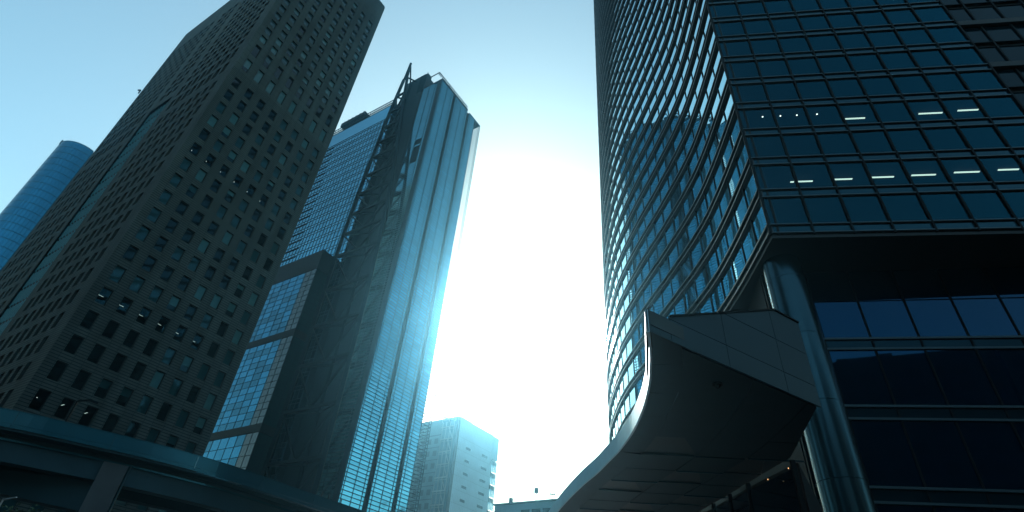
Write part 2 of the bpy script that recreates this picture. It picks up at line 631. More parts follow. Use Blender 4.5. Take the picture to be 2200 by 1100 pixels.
A.box(mb, 3.0, 3.2, 5.0, AD - 2, 0, AH - 2)
T.part('inner_core', mb, 'dark_interior')
mb = MB()
p = A.P(-0.5, 68.2, 137)
mb.bar(p, p + Vector((0, 0, 1.6)), 0.25)
mb.bar(p + Vector((0, 0, 1.6)), p + Vector((-1.1, 0.3, 1.9)), 0.35)
T.part('wall_lamp', mb, 'dark_frame')

# ------------------------------------------------------------------ glass tower with the exposed truss
B = Frame(-35.08, 137.33, 34.9)
T = Thing('truss_tower', 'blue glass skyscraper with an exposed steel truss and spire at its corner', 'tower', B.P(13, 20, 0))
# --- right-hand block: slatted glass in three bays with grooves
BAYS = [(0.0, 8.23), (9.69, 18.14), (19.54, 27.8)]
mb = MB()
B.box(mb, 0.35, 23.7, 2.2, 10.3, 0, 192.6)
for (a, b) in BAYS:
    B.box(mb, a + 0.05, min(b, 23.7) - 0.05, 0.4, 2.2, 0, 192.6)
T.part('core', mb, 'tower_panel')
mb = MB()
for (a, b) in ((8.23, 9.69), (18.14, 19.54)):
    B.box(mb, a, b, 0.65, 0.8, 0, 193)
T.part('groove', mb, 'dark_frame')
cols_by_bay = [[0.0, 0.85, 4.09, 7.2, 8.23], [9.69, 10.62, 13.83, 17.1, 18.14], [19.54, 20.56, 23.73]]
panes = MB()
PANE = {}


def pane_mesh(w, h, m, name):
    key = (round(w, 3), round(h, 3), m)
    if key not in PANE:
        PANE[key] = with_mat(rbox(-w / 2, w / 2, -0.03, 0, -h / 2, h / 2), name, m)
    return PANE[key]


npane = 0
cand = []
for bi, cs in enumerate(cols_by_bay):
    for ci in range(len(cs) - 1):
        for k in range(193):
            cand.append((k, bi, cs[ci] + 0.04, cs[ci + 1] - 0.04))
cand.sort()
for (k, bi, a, b) in cand:
    if 14 <= k and npane < 180 and b - a > 2:
        T.inst('slat_pane', pane_mesh(b - a, 0.92, 'slat_glass', 'slat_pane'), B.mat((a + b) / 2, 0.2, k + 0.5, 'R') @ tilt(0.12))
        npane += 1
    else:
        B.box(panes, a, b, 0.2, 0.23, k + 0.04, k + 0.96)
T.part('slat_pane', panes, 'slat_glass', kind='stuff')
mb = MB()
for (a, b) in BAYS:
    for k in range(194):
        B.box(mb, a, b, 0.10, 0.19, k - 0.08, k + 0.08)
for cs in cols_by_bay:
    for c in cs:
        B.box(mb, c - 0.05, c + 0.05, 0.09, 0.3, 0, 193)
T.part('slat', mb, 'slat_metal', kind='stuff')
mb = MB()
for (a, b) in ((8.23, 9.69), (18.14, 19.54)):
    for k in range(97):
        B.box(mb, a, b, 0.55, 0.64, 2 * k, 2 * k + 0.15)
T.part('groove_rail', mb, 'truss_steel', kind='stuff')
# left flank of the block
holesL = [(4.8, 7.5, 156.2, 158.4), (4.9, 7.6, 146.5, 155.2)]
mb, fl_ = MB(), MB()
for k in range(193):
    for (a, b) in ((0.05, 3.3), (3.3, 6.6), (6.6, 10.25)):
        if any(a < (h[0] + h[1]) / 2 < b and h[2] - .3 < k + .5 < h[3] + .3 for h in holesL):
            continue
        B.box(mb, 0.2, 0.23, a + 0.04, b - 0.04, k + 0.04, k + 0.96)
T.part('slat_pane', mb, 'slat_glass', kind='stuff')
mb = MB()
for k in range(194):
    B.box(mb, 0.10, 0.19, 0.21, 10.25, k - 0.08, k + 0.08)
for c in (0.1, 3.3, 6.6, 10.2):
    B.box(mb, 0.092, 0.3, c - 0.05, c + 0.05, 0, 193)
T.part('slat', mb, 'slat_metal', kind='stuff')
# open glazed corner on the sun side
mb = MB()
for k in range(193):
    B.box(mb, 23.78, 27.8, 4.4, 4.5, k - 0.05 + 0.5, k + 0.05 + 0.5)
    B.box(mb, 27.7, 27.85, 0.2, 4.4, k - 0.05, k + 0.05)
for u_, s_ in ((27.75, 0.1), (27.75, 4.45), (26.8, 0.1), (25.7, 4.45)):
    B.box(mb, u_ - 0.07, u_ + 0.07, s_ - 0.07, s_ + 0.07, 0, 193.2)
T.part('open_corner', mb, 'slat_metal', kind='stuff')
mb = MB()
for (p, q, rz) in ((0.2, 18.14, 194.0), (19.54, 27.8, 193.3)):
    B.box(mb, p, q, 0.0, 10.3, 193.06, rz)
T.part('roof', mb, 'tower_panel')
mb = MB()
for k in range(7):
    u_ = -0.6 + k * 3.1
    mb.bar(B.P(u_, 0.6, 194), B.P(u_, 0.6, 196.0), 0.14)
mb.bar(B.P(-1.6, 0.6, 196.0), B.P(18.2, 0.6, 196.0), 0.3)
mb.bar(B.P(-1.6, 0.6, 195.0), B.P(18.2, 0.6, 195.0), 0.16)
mb.bar(B.P(-1.6, 0.6, 196.0), B.P(-1.6, 6.0, 196.0), 0.3)
mb.bar(B.P(-1.6, 0.6, 194), B.P(-1.6, 0.6, 196.0), 0.2)
T.part('roof_frame', mb, 'truss_steel')
mb = MB()
c_ = B.P(6.5, 2.0, 0)
mb.cyl(c_.x, c_.y, 0.9, 196.0, 197.6, 12, 0.3)
T.part('roof_vent', mb, 'tower_panel')
# tall core shaft behind the truss
mb = MB()
B.box(mb, 0.5, 11.5, 11.6, 23.4, 0, 205.6)
T.part('shaft', mb, 'tower_panel')
mb = MB()
B.box(mb, 0.6, 3.0, 10.35, 11.55, 0, 205.3)
T.part('groove', mb, 'dark_frame')
mb = MB()
for k in range(12):
    B.box(mb, 0.3, 0.55, 10.4, 14.4, 193.6 + k, 193.75 + k)
B.box(mb, 0.3, 0.49, 10.3, 10.5, 193.1, 205.6)
T.part('slat', mb, 'slat_metal', kind='stuff')
# --- left-hand block: gridded curtain wall
LS0, LS1 = 23.5, 78.0
mb = MB()
B.box(mb, -1.3, 38, LS0, LS1, 0, 182)
T.part('core', mb, 'tower_panel')
mb = MB()
B.box(mb, -1.62, 38, LS0, LS1, 182.1, 190.9)
T.part('parapet', mb, 'blue_glass')
vis, spa, mul = MB(), MB(), MB()
nc = int((LS1 - LS0) / 1.85)
for j in range(44):
    zt = 182.05 - 4.12 * j
    if zt < 4.2:
        break
    for i in range(nc):
        a = LS0 + 1.85 * i
        B.box(spa, -1.50, -1.47, a + 0.05, a + 1.80, zt - 1.22, zt - 0.05)
        B.box(vis, -1.50, -1.47, a + 0.05, a + 1.80, zt - 4.07, zt - 1.32)
    B.box(mul, -1.62, -1.46, LS0, LS1, zt - 0.05, zt + 0.05)
    B.box(mul, -1.62, -1.46, LS0, LS1, zt - 1.32, zt - 1.22)
    if j % 1 == 0 and j < 22:
        B.box(mul, -1.75, -1.46, 57.0 - j * 0.2, LS1, zt - 1.75, zt - 1.35)
for i in range(nc + 1):
    a = LS0 + 1.85 * i
    B.box(mul, -1.63, -1.46, a - 0.05, a + 0.05, 0, 182)
T.part('window_pane', vis, 'blue_glass', kind='stuff')
T.part('spandrel_pane', spa, 'blue_spandrel', kind='stuff')
T.part('mullion', mul, 'slat_metal', kind='stuff')
mb = MB()
for k in range(24):
    s_ = 25 + k * 2.2
    mb.bar(B.P(-1.9, s_, 191), B.P(-1.9, s_, 193), 0.14)
    mb.bar(B.P(-1.9, s_, 191), B.P(-1.9, s_ + 2.2, 193), 0.1)
mb.bar(B.P(-1.9, 24, 193.0), B.P(-1.9, 78, 193.0), 0.3)
mb.bar(B.P(-1.9, 24, 191.2), B.P(-1.9, 78, 191.2), 0.35)
T.part('roof_rail', mb, 'truss_steel')
mb = MB()
B.box(mb, -2.4, 0.6, 42.0, 57.0, 193.3, 195.6)
for k in range(6):
    B.box(mb, -2.5, -2.4, 42.6 + k * 2.4, 43.0 + k * 2.4, 193.0, 195.9)
T.part('cleaning_gantry', mb, 'truss_steel')
# --- lower block in front (larger panes)
PU = -7.6
mb = MB()
B.box(mb, PU + 0.3, -1.8, 28.1, LS1, 0, 100.8)
T.part('annex_core', mb, 'tower_panel')
for z0, z1 in ((100.95, 108.4), (76.4, 78.7), (47.5, 49.7)):
    mb = MB()
    B.box(mb, PU - 0.15, -1.75, 27.8, LS1, z0, z1)
    T.part('annex_band', mb, 'dark_frame')
PC = [33.35 + 3.72 * i for i in range(12)]
frm = MB()


def annex_rows(z0, z1, n):
    h = (z1 - z0) / n
    for r in range(n):
        za, zb = z0 + r * h, z0 + (r + 1) * h
        B.box(frm, PU - 0.06, PU + 0.1, 28.0, LS1, za - 0.06, za + 0.06)
        for i, c in enumerate(PC[:-1]):
            a, b = c + 0.06, c + 3.66
            if i < 6:
                m = random.choice(['annex_glass', 'annex_glass', 'annex_glass_dull'])
                T.inst('annex_pane', pane_mesh(3.60, h - 0.12, m, 'annex_pane'), B.mat(PU, (a + b) / 2, (za + zb) / 2, 'L') @ tilt(0.3))
            else:
                B.box(apane, PU, PU + 0.03, a, b, za + 0.06, zb - 0.06)
        # chamfered corner bay and short flank, darker glass
        for (a, b) in ((28.1, 30.6), (30.7, 33.25)):
            T.inst('corner_pane', pane_mesh(b - a - 0.08, h - 0.12, 'window_tinted', 'corner_pane'), B.mat(PU, (a + b) / 2, (za + zb) / 2, 'L') @ tilt(0.3))
        T.inst('corner_pane', pane_mesh(2.75, h - 0.12, 'window_tinted', 'corner_pane'), B.mat(PU + 1.6, 28.06, (za + zb) / 2, 'R') @ tilt(0.3))
        T.inst('corner_pane', pane_mesh(2.6, h - 0.12, 'window_tinted', 'corner_pane'), B.mat(PU + 4.4, 28.06, (za + zb) / 2, 'R') @ tilt(0.3))


apane = MB()
annex_rows(78.75, 100.9, 11)
annex_rows(49.75, 76.35, 13)
annex_rows(20.0, 47.4, 9)
for c in [28.0, 30.65] + PC:
    B.box(frm, PU - 0.07, PU + 0.1, c - 0.06, c + 0.06, 0, 100.9)
T.part('annex_pane', apane, 'annex_glass', kind='stuff')
T.part('annex_mullion', frm, 'slat_metal', kind='stuff')
# --- the truss: two outer chords, one inner chord, rungs and diagonals
LZ = [(213.8, 19.37), (190, 22.25), (175, 23.85), (154, 25.1), (136.5, 26.3), (116, 26.9), (100, 27.0), (0, 27.1)]
RZ = [(213.8, 19.3), (201, 18.6), (190, 17.2), (164.5, 13.5), (135, 9.3), (109, 7.2), (85, 5.9), (0, 4.5)]


def lerp(tab, z):
    for (za, a), (zb, b) in zip(tab, tab[1:]):
        if zb <= z <= za:
            return a + (b - a) * (za - z) / (za - zb)
    return tab[-1][1]


rz = [213.8, 203.0, 192.0, 182.2, 172.7, 164, 155.7, 145.9, 136.3, 126.9, 117.8, 108.1, 94.6, 81, 68, 54, 40, 26, 12, 0]
UT = -3.0
Lp = [B.P(UT, lerp(LZ, z), z) for z in rz]
Rp = [B.P(UT, lerp(RZ, z), z) for z in rz]
Ip = [B.P(0.2 if z < 205 else UT, (lerp(LZ, z) + lerp(RZ, z)) / 2, z) for z in rz]
for chord, w in ((Lp, 1.0), (Rp, 1.0), (Ip, 0.8)):
    for i in range(len(rz) - 1):
        mb = MB()
        mb.bar(chord[i + 1], chord[i], w if i > 0 else 0.6)
        T.part('truss_chord', mb, 'truss_steel')
for i in range(2, len(rz) - 1):
    mb = MB()
    mb.bar(Lp[i], Rp[i], 0.7, 0.8)
    T.part('truss_rung', mb, 'truss_steel')
    for a, b in ((Lp[i], Ip[i]), (Rp[i], Ip[i])):
        mb = MB()
        mb.bar(a, b, 0.55)
        T.part('truss_strut', mb, 'truss_steel')
    m_ = (Lp[i + 1] + Rp[i + 1]) / 2
    for a in (Lp[i], Rp[i]):
        mb = MB()
        mb.bar(a, m_, 0.5)
        T.part('truss_brace', mb, 'truss_steel')
mb = MB()
mb.bar(B.P(UT, 20.4, 203), B.P(UT, 19.37, 214.6), 0.9, 0.5)
mb.bar(B.P(UT, 18.8, 203.5), B.P(1.0, 16.5, 203.5), 0.5)
T.part('spire', mb, 'truss_steel')

# slats every 0.92 m, 178 m to the roof
T.root.scale = (0.92, 0.92, 0.92)
T.root.location = T.loc * 0.92 + Vector((0, 0, 0.13))

# ------------------------------------------------------------------ curved glass tower on the right
S = 1.05
CO = Vector((21.17 * S, 33.94 * S, 0))
FE = Vector((math.sin(R(100)), math.cos(R(100)), 0))      # along the flat facade
FN = Vector((-FE.y, FE.x, 0))                             # into the building
T = Thing('curved_tower', 'dark glass skyscraper with a concave curved facade and a flat front, right of the picture', 'tower', (45, 60, 0))
raw = [(21.2, 33.93), (21.45, 36.7), (21.71, 39.9), (21.89, 43.0), (21.97, 46.3), (21.86, 49.4), (21.61, 52.6), (21.2, 56.3), (20.75, 60.3), (20.2, 64.3),
       (19.6, 69.8), (19.2, 74.7), (19.05, 80.0), (19.3, 86.0), (19.9, 93.0), (21.3, 101.0), (24.0, 109.0), (29, 116), (36, 120)]
raw = [Vector((x * S, y * S, 0)) for x, y in raw]


def resample(pts, step):
    """Catmull-Rom through pts, resampled at equal steps"""
    fine = []
    for i in range(len(pts) - 1):
        p0, p1, p2, p3 = pts[max(i - 1, 0)], pts[i], pts[i + 1], pts[min(i + 2, len(pts) - 1)]
        for k in range(16):
            t = k / 16
            fine.append(0.5 * ((2 * p1) + (p2 - p0) * t + (2 * p0 - 5 * p1 + 4 * p2 - p3) * t * t + (3 * p1 - p0 - 3 * p2 + p3) * t ** 3))
    fine.append(pts[-1])
    out, acc = [fine[0]], 0.0
    for a, b in zip(fine, fine[1:]):
        d = (b - a).length
        while acc + d >= step:
            t = (step - acc) / d
            a = a + (b - a) * t
            out.append(a)
            d = (b - a).length
            acc = 0.0
        acc += d
    return out


CURVE = resample(raw, 3.2)
CURVE_F = resample(raw, 1.6)


def normals(c):
    out = []
    for i in range(len(c)):
        d = (c[min(i + 1, len(c) - 1)] - c[max(i - 1, 0)]).normalized()
        out.append(Vector((-d.y, d.x, 0)))          # outward (to the left of travel)
    return out


NF = normals(CURVE_F)
Z0, PITCH, SPH, CTOP = 33.65, 4.27, 1.04, 216.0
NFLOOR = 42


def ribbon(mb, c, n, off0, off1, z0, z1):
    """curved bar following plan curve c between two outward offsets"""
    k = len(c)
    b = len(mb.v)
    for i in range(k):
        for o_, z in ((off0, z0), (off1, z0), (off1, z1), (off0, z1)):
            p = c[i] + n[i] * o_
            mb.v.append((p.x, p.y, z))
    for i in range(k - 1):
        for j in range(4):
            j2 = (j + 1) % 4
            mb.f.append((b + 4 * i + j, b + 4 * i + j2, b + 4 * (i + 1) + j2, b + 4 * (i + 1) + j))
    mb.f.append((b, b + 3, b + 2, b + 1))
    e = b + 4 * (k - 1)
    mb.f.append((e, e + 1, e + 2, e + 3))


mb = MB()
ribbon(mb, CURVE_F, NF, -0.9, -0.6, Z0, CTOP)
T.part('curved_core', mb, 'dark_interior')
sp = MB()
ncp = 0
cpstuff = MB()
for k in range(NFLOOR):
    z = Z0 + PITCH * k
    ribbon(sp, CURVE_F, NF, -0.3, -0.12, z, z + SPH)
    for zz in (z - 0.03, z + SPH - 0.22):
        mb = MB()
        ribbon(mb, CURVE_F, NF, -0.15, 0.19, zz, zz + 0.18)
        T.part('sun_fin', mb, 'fin_metal')
    for i in range(len(CURVE) - 1):
        a, b = CURVE[i], CURVE[i + 1]
        d = (b - a)
        w = d.length - 0.08
        h = PITCH - SPH - 0.02
        if ncp < 288 and i < 24:
            x = -d.normalized()
            y = Vector((x.y, -x.x, 0)) * -1
            y = Vector((-d.y, d.x, 0)).normalized()
            m = Matrix((x, y, Vector((0, 0, 1)))).transposed().to_4x4()
            m = Matrix.Translation((a + b) / 2 - y * 0.12 + Vector((0, 0, z + SPH + h / 2))) @ m
            T.inst('curved_pane', pane_mesh(round(w, 2), h, 'curved_glass', 'curved_pane'), m @ tilt(0.35))
            ncp += 1
        else:
            y = Vector((-d.y, d.x, 0)).normalized()
            tl = y * random.uniform(-0.012, 0.012)
            cpstuff.hexa(a + d.normalized() * 0.04 - y * 0.15 + Vector((0, 0, z + SPH)), d.normalized() * w, y * 0.03, Vector((0, 0, h)) + tl)
T.part('curved_pane', cpstuff, 'curved_glass', kind='stuff')
T.part('curved_spandrel', sp, 'fin_metal')
mb = MB()
NC = normals(CURVE)
for p, n in zip(CURVE, NC):
    t_ = Vector((n.y, -n.x, 0))
    mb.hexa(p - n * 0.16 - t_ * 0.035 + Vector((0, 0, Z0)), n * 0.14, t_ * 0.07, Vector((0, 0, CTOP - Z0)))
T.part('curved_mullion', mb, 'mullion_metal', kind='stuff')

# flat front: mullions every 3.2 m, transoms in pairs at each storey


def FP(u, d, z):
    return CO + FE * u + FN * d + Vector((0, 0, z))


def fbox(mb, u0, u1, d0, d1, z0, z1):
    mb.hexa(FP(u0, d0, z0), FE * (u1 - u0), FN * (d1 - d0), Vector((0, 0, z1 - z0)))


def FM(u, d, z):
    m = Matrix((FE, -FN, Vector((0, 0, 1)))).transposed().to_4x4()
    return Matrix.Translation(FP(u, d, z)) @ m


FU1 = 26.2
fx = [0.1] + [0.35 + 3.2 * i for i in range(1, 8)] + [FU1]
for x in [0.0] + fx[1:-1] + [FU1]:
    mb = MB()
    fbox(mb, x - 0.085, x + 0.085, -0.10, 0.05, Z0 - 0.2, CTOP)
    T.part('mullion', mb, 'mullion_metal')
upper, uppers = MB(), MB()
for k in range(NFLOOR):
    z = Z0 + PITCH * k
    if k < 12:
        for zz, hh in ((z, 0.10), (z + SPH - 0.1, 0.10)):
            mb = MB()
            fbox(mb, 0.13, FU1 - 0.13, -0.10, 0.04, zz, zz + hh)
            T.part('transom', mb, 'transom_metal')
            mb = MB()
            fbox(mb, 0.13, FU1 - 0.13, -0.08, 0.04, zz - 0.07, zz - 0.004)
            T.part('transom_shadow_gap', mb, 'mullion_metal')  # solid dark strip drawn for the shadow gap under each transom
    for i in range(len(fx) - 1):
        a, b = fx[i] + 0.09, fx[i + 1] - 0.09
        h1 = SPH - 0.3
        h2 = PITCH - SPH - 0.02
        if k < 12:
            T.inst('spandrel_panel', pane_mesh(b - a, h1, 'spandrel_glass', 'spandrel_panel'), FM((a + b) / 2, 0.06, z + 0.1 + h1 / 2) @ tilt(0.15))
            T.inst('window_pane', pane_mesh(b - a, h2, 'office_glass', 'window_pane'), FM((a + b) / 2, 0.06, z + SPH + h2 / 2) @ tilt(0.15))
        else:
            fbox(uppers, a, b, 0.06, 0.09, z + 0.1, z + SPH - 0.1)
            fbox(upper, a, b, 0.06, 0.09, z + SPH, z + PITCH)
T.part('spandrel_panel', uppers, 'spandrel_glass', kind='stuff')
T.part('window_pane', upper, 'wing_glass', kind='stuff')
for k in range(13):
    z = Z0 + PITCH * k
    mb = MB()
    fbox(mb, 0.5, FU1 - 0.3, 0.35, 11.0, z + 0.05, z + SPH - 0.05)
    T.part('floor_slab', mb, 'dark_interior')
mb = MB()
fbox(mb, 0.4, FU1 - 0.2, 11.0, 11.3, Z0, CTOP)
fbox(mb, 0.35, 0.5, 0.4, 11.0, Z0, CTOP)
T.part('back_partition', mb, 'dark_interior')
mb = MB()
fbox(mb, FU1 - 0.1, FU1 + 0.1, 0.05, 11.3, Z0, CTOP)
T.part('side_wall', mb, 'mullion_metal')


def behind(u, z, f):
    return CAM + (FP(u, 0, z) - CAM) * f


for (u0, u1, za, zb, f) in ((3.0, 3.3, 39.78, 39.78, 1.052), (3.6, 4.94, 39.8, 39.8, 1.052), (6.86, 8.38, 39.92, 39.92, 1.052), (10.06, 11.93, 40.02, 40.04, 1.05),
                            (13.44, 15.44, 40.12, 40.2, 1.048), (17.02, 19.08, 40.3, 40.38, 1.045), (20.63, 22.29, 40.44, 40.47, 1.042),
                            (10.02, 11.94, 48.35, 48.4, 1.045), (16.95, 19.09, 48.6, 48.78, 1.042), (20.54, 22.37, 48.8, 48.88, 1.04)):
    mb = MB()
    p, q = behind(u0, za, f), behind(u1, zb, f)
    q.z = p.z
    mb.bar(p, q, 0.15, 0.05)
    T.part('ceiling_lamp', mb, 'lamp_tube')
for u_ in (2.39, 4.13, 5.73, 7.67):
    p = behind(u_, 49.27, 1.025)
    mb = MB()
    mb.cyl(p.x, p.y, 0.075, p.z, p.z + 0.05, 10)
    T.part('downlight', mb, 'lamp_dot')

# set-back wing on the far right
WD = 3.0
fbx = MB()
fbox(fbx, FU1 + 0.15, 75, WD + 0.3, 30, 0, CTOP)
T.part('wing_core', fbx, 'dark_interior')
wx = [FU1 + 0.2 + 1.9] + [31.6 + 3.22 * i for i in range(13)]
wst, wmu, wbd = MB(), MB(), MB()
for k in range(NFLOOR):
    z = 58.6 - 3 * PITCH * 2 + k * PITCH - 8.0
    if z > CTOP - 5:
        break
    for i in range(len(wx) - 1):
        a, b = wx[i] + 0.1, wx[i + 1] - 0.1
        if i < 6 and 50 < z < 80:
            T.inst('wing_pane', pane_mesh(b - a, 3.2, 'wing_glass', 'wing_pane'), FM((a + b) / 2, WD, z + 2.6) @ tilt(0.2))
        else:
            fbox(wst, a, b, WD, WD + 0.03, z + 1.0, z + 4.2)
    fbox(wmu, FU1 + 0.2, 73, WD - 0.1, WD + 0.05, z - 0.05, z + 0.06)
    fbox(wmu, FU1 + 0.2, 73, WD - 0.1, WD + 0.05, z + 0.9, z + 1.0)
    if k % 2 == 0:
        fbox(wbd, FU1 + 0.2, 73, WD - 0.5, WD - 0.12, z - 0.1, z + 0.75)
for x in wx:
    fbox(wmu, x - 0.1, x + 0.1, WD - 0.15, WD + 0.02, 0, CTOP)
T.part('wing_pane', wst, 'wing_glass', kind='stuff')
T.part('wing_mullion', wmu, 'mullion_metal', kind='stuff')
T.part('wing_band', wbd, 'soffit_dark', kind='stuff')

# underside, recessed lobby wall
foot = [(p.x, p.y) for p in CURVE_F] + [(90, 125), (95, 60)] + [tuple(FP(75, 30, 0).xy), tuple(FP(75, WD + 0.3, 0).xy), tuple(FP(FU1, WD + 0.3, 0).xy), tuple(FP(FU1, 0, 0).xy)]
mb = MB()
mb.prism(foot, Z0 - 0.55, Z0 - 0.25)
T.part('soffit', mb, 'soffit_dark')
mb = MB()
mb.prism(foot, CTOP, CTOP + 0.5)
T.part('roof', mb, 'soffit_dark')
LK = 0.937
LA = Vector((29.13 * LK, 42.75 * LK, 0))
LD = Vector((math.sin(R(102.1)), math.cos(R(102.1)), 0))
LN = Vector((-LD.y, LD.x, 0))


def lbox(mb, u0, u1, d0, d1, z0, z1):
    o = LA + LD * u0 + LN * d0 + Vector((0, 0, z0))
    mb.hexa(o, LD * (u1 - u0), LN * (d1 - d0), Vector((0, 0, z1 - z0)))


def LM(u, d, z):
    m = Matrix((LD, -LN, Vector((0, 0, 1)))).transposed().to_4x4()
    return Matrix.Translation(LA + LD * u + LN * d + Vector((0, 0, z))) @ m


mb = MB()
lbox(mb, -4.0, 50, 0.3, 30, 0, Z0 - 0.6)
T.part('lobby_core', mb, 'dark_interior')
lx = [(-4.1 + 3.93 * i) * LK for i in range(12)]
lrow = [(31.85, 35.2, 'lobby_glass', 'lobby_pane'), (27.85, 31.72, 'lobby_glass', 'lobby_pane'), (26.85, 27.7, 'lobby_spandrel', 'lobby_spandrel'), (21.55, 26.65, 'lobby_glass', 'lobby_pane'),
        (20.45, 21.35, 'lobby_spandrel', 'lobby_spandrel'), (15.05, 20.25, 'lobby_glass', 'lobby_pane'), (13.95, 14.85, 'lobby_spandrel', 'lobby_spandrel'),
        (8.6, 13.75, 'lobby_glass', 'lobby_pane'), (7.5, 8.4, 'lobby_spandrel', 'lobby_spandrel'), (0.3, 7.3, 'lobby_glass', 'lobby_pane')]
lrow = [(1.7 + (a - 1.7) * LK, 1.7 + (b - 1.7) * LK, m, n) for a, b, m, n in lrow]
for (z0, z1, m, nm) in lrow:
    for i in range(len(lx) - 1):
        T.inst(nm, pane_mesh(3.77 * LK, z1 - z0, m, nm), LM((lx[i] + lx[i + 1]) / 2, 0.0, (z0 + z1) / 2) @ tilt(0.12))
for z in (27.775, 26.75, 21.45, 20.35, 14.95, 13.85, 8.5, 7.4):
    mb = MB()
    z = 1.7 + (z - 1.7) * LK
    lbox(mb, -3.8, 39, -0.16, 0.02, z - 0.09, z + 0.09)
    T.part('lobby_transom', mb, 'transom_metal')
for x in lx:
    mb = MB()
    lbox(mb, x - 0.08, x + 0.08, -0.06, 0.25, 0, Z0 - 0.6)
    T.part('lobby_mullion', mb, 'mullion_metal')
# flank wall under the curved side
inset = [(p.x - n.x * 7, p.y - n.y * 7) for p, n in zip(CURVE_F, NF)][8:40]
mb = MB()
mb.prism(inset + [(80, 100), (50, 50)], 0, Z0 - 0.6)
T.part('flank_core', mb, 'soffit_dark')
# the round column under the corner: steel drums
CCX, CCY, CR = 24.55, 39.1, 1.60
core = MB()
core.cyl(CCX, CCY, CR - 0.06, -0.6, Z0 - 0.56, 48)
CURVED = T
colo = T.part('column', core, 'mullion_metal', smoothed=False)
zj = [0, 2.6, 8.25, 13.9, 19.55, 25.25, 30.9, Z0 - 0.58]
for a, b in zip(zj, zj[1:]):
    mb = MB()
    mb.cyl(CCX, CCY, CR, a + 0.02, b - 0.02, 64)
    o = T.part('column_drum', mb, 'column_steel', parent=colo, smoothed=False)
    for p_ in o.data.polygons:
        p_.use_smooth = len(p_.vertices) == 4

# storeys of 3.66 m
CURVED.root.scale = (0.857, 0.857, 0.857)
CURVED.root.location = (45 * 0.857, 60 * 0.857, 0.24)

# ------------------------------------------------------------------ entrance canopy
ZC = 10.0
outer = [(4.18, 14.07), (4.58, 15.34), (4.89, 16.59), (5.1, 17.51), (5.36, 19.1), (5.52, 20.57), (5.63, 22.53), (5.58, 24.72), (5.42, 26.51), (5.24, 28.4), (4.89, 30.8),
         (4.55, 34.02), (4.3, 37.4), (4.1, 42), (4.0, 48)]
OUT = resample([Vector((x, y, 0)) for x, y in outer], 2.2)
inner = [(5.42, 14.79), (6.1, 16.97), (6.38, 18.74), (6.68, 22.22), (6.7, 24.64), (6.54, 26.52), (5.97, 30.86), (5.67, 34.17), (5.45, 37.0), (5.3, 42), (5.2, 48.5)]
INNF = resample([Vector((x, y, 0)) for x, y in inner], 0.2)
T = Thing('entrance_canopy', 'curved metal entrance canopy sweeping out beside the round steel column', 'canopy', (10, 24, 0))
FT = 10.76


def nearest_inner(p):
    return min(INNF, key=lambda q: (q - p).length)


def clip(pts, o, n):
    out = []
    for e in range(len(pts)):
        P1, P2 = pts[e], pts[(e + 1) % len(pts)]
        d1, d2 = (P1 - o).dot(n), (P2 - o).dot(n)
        if d1 >= 0:
            out.append(P1)
        if d1 * d2 < 0:
            out.append(P1 + (P2 - P1) * (d1 / (d1 - d2)))
    return out


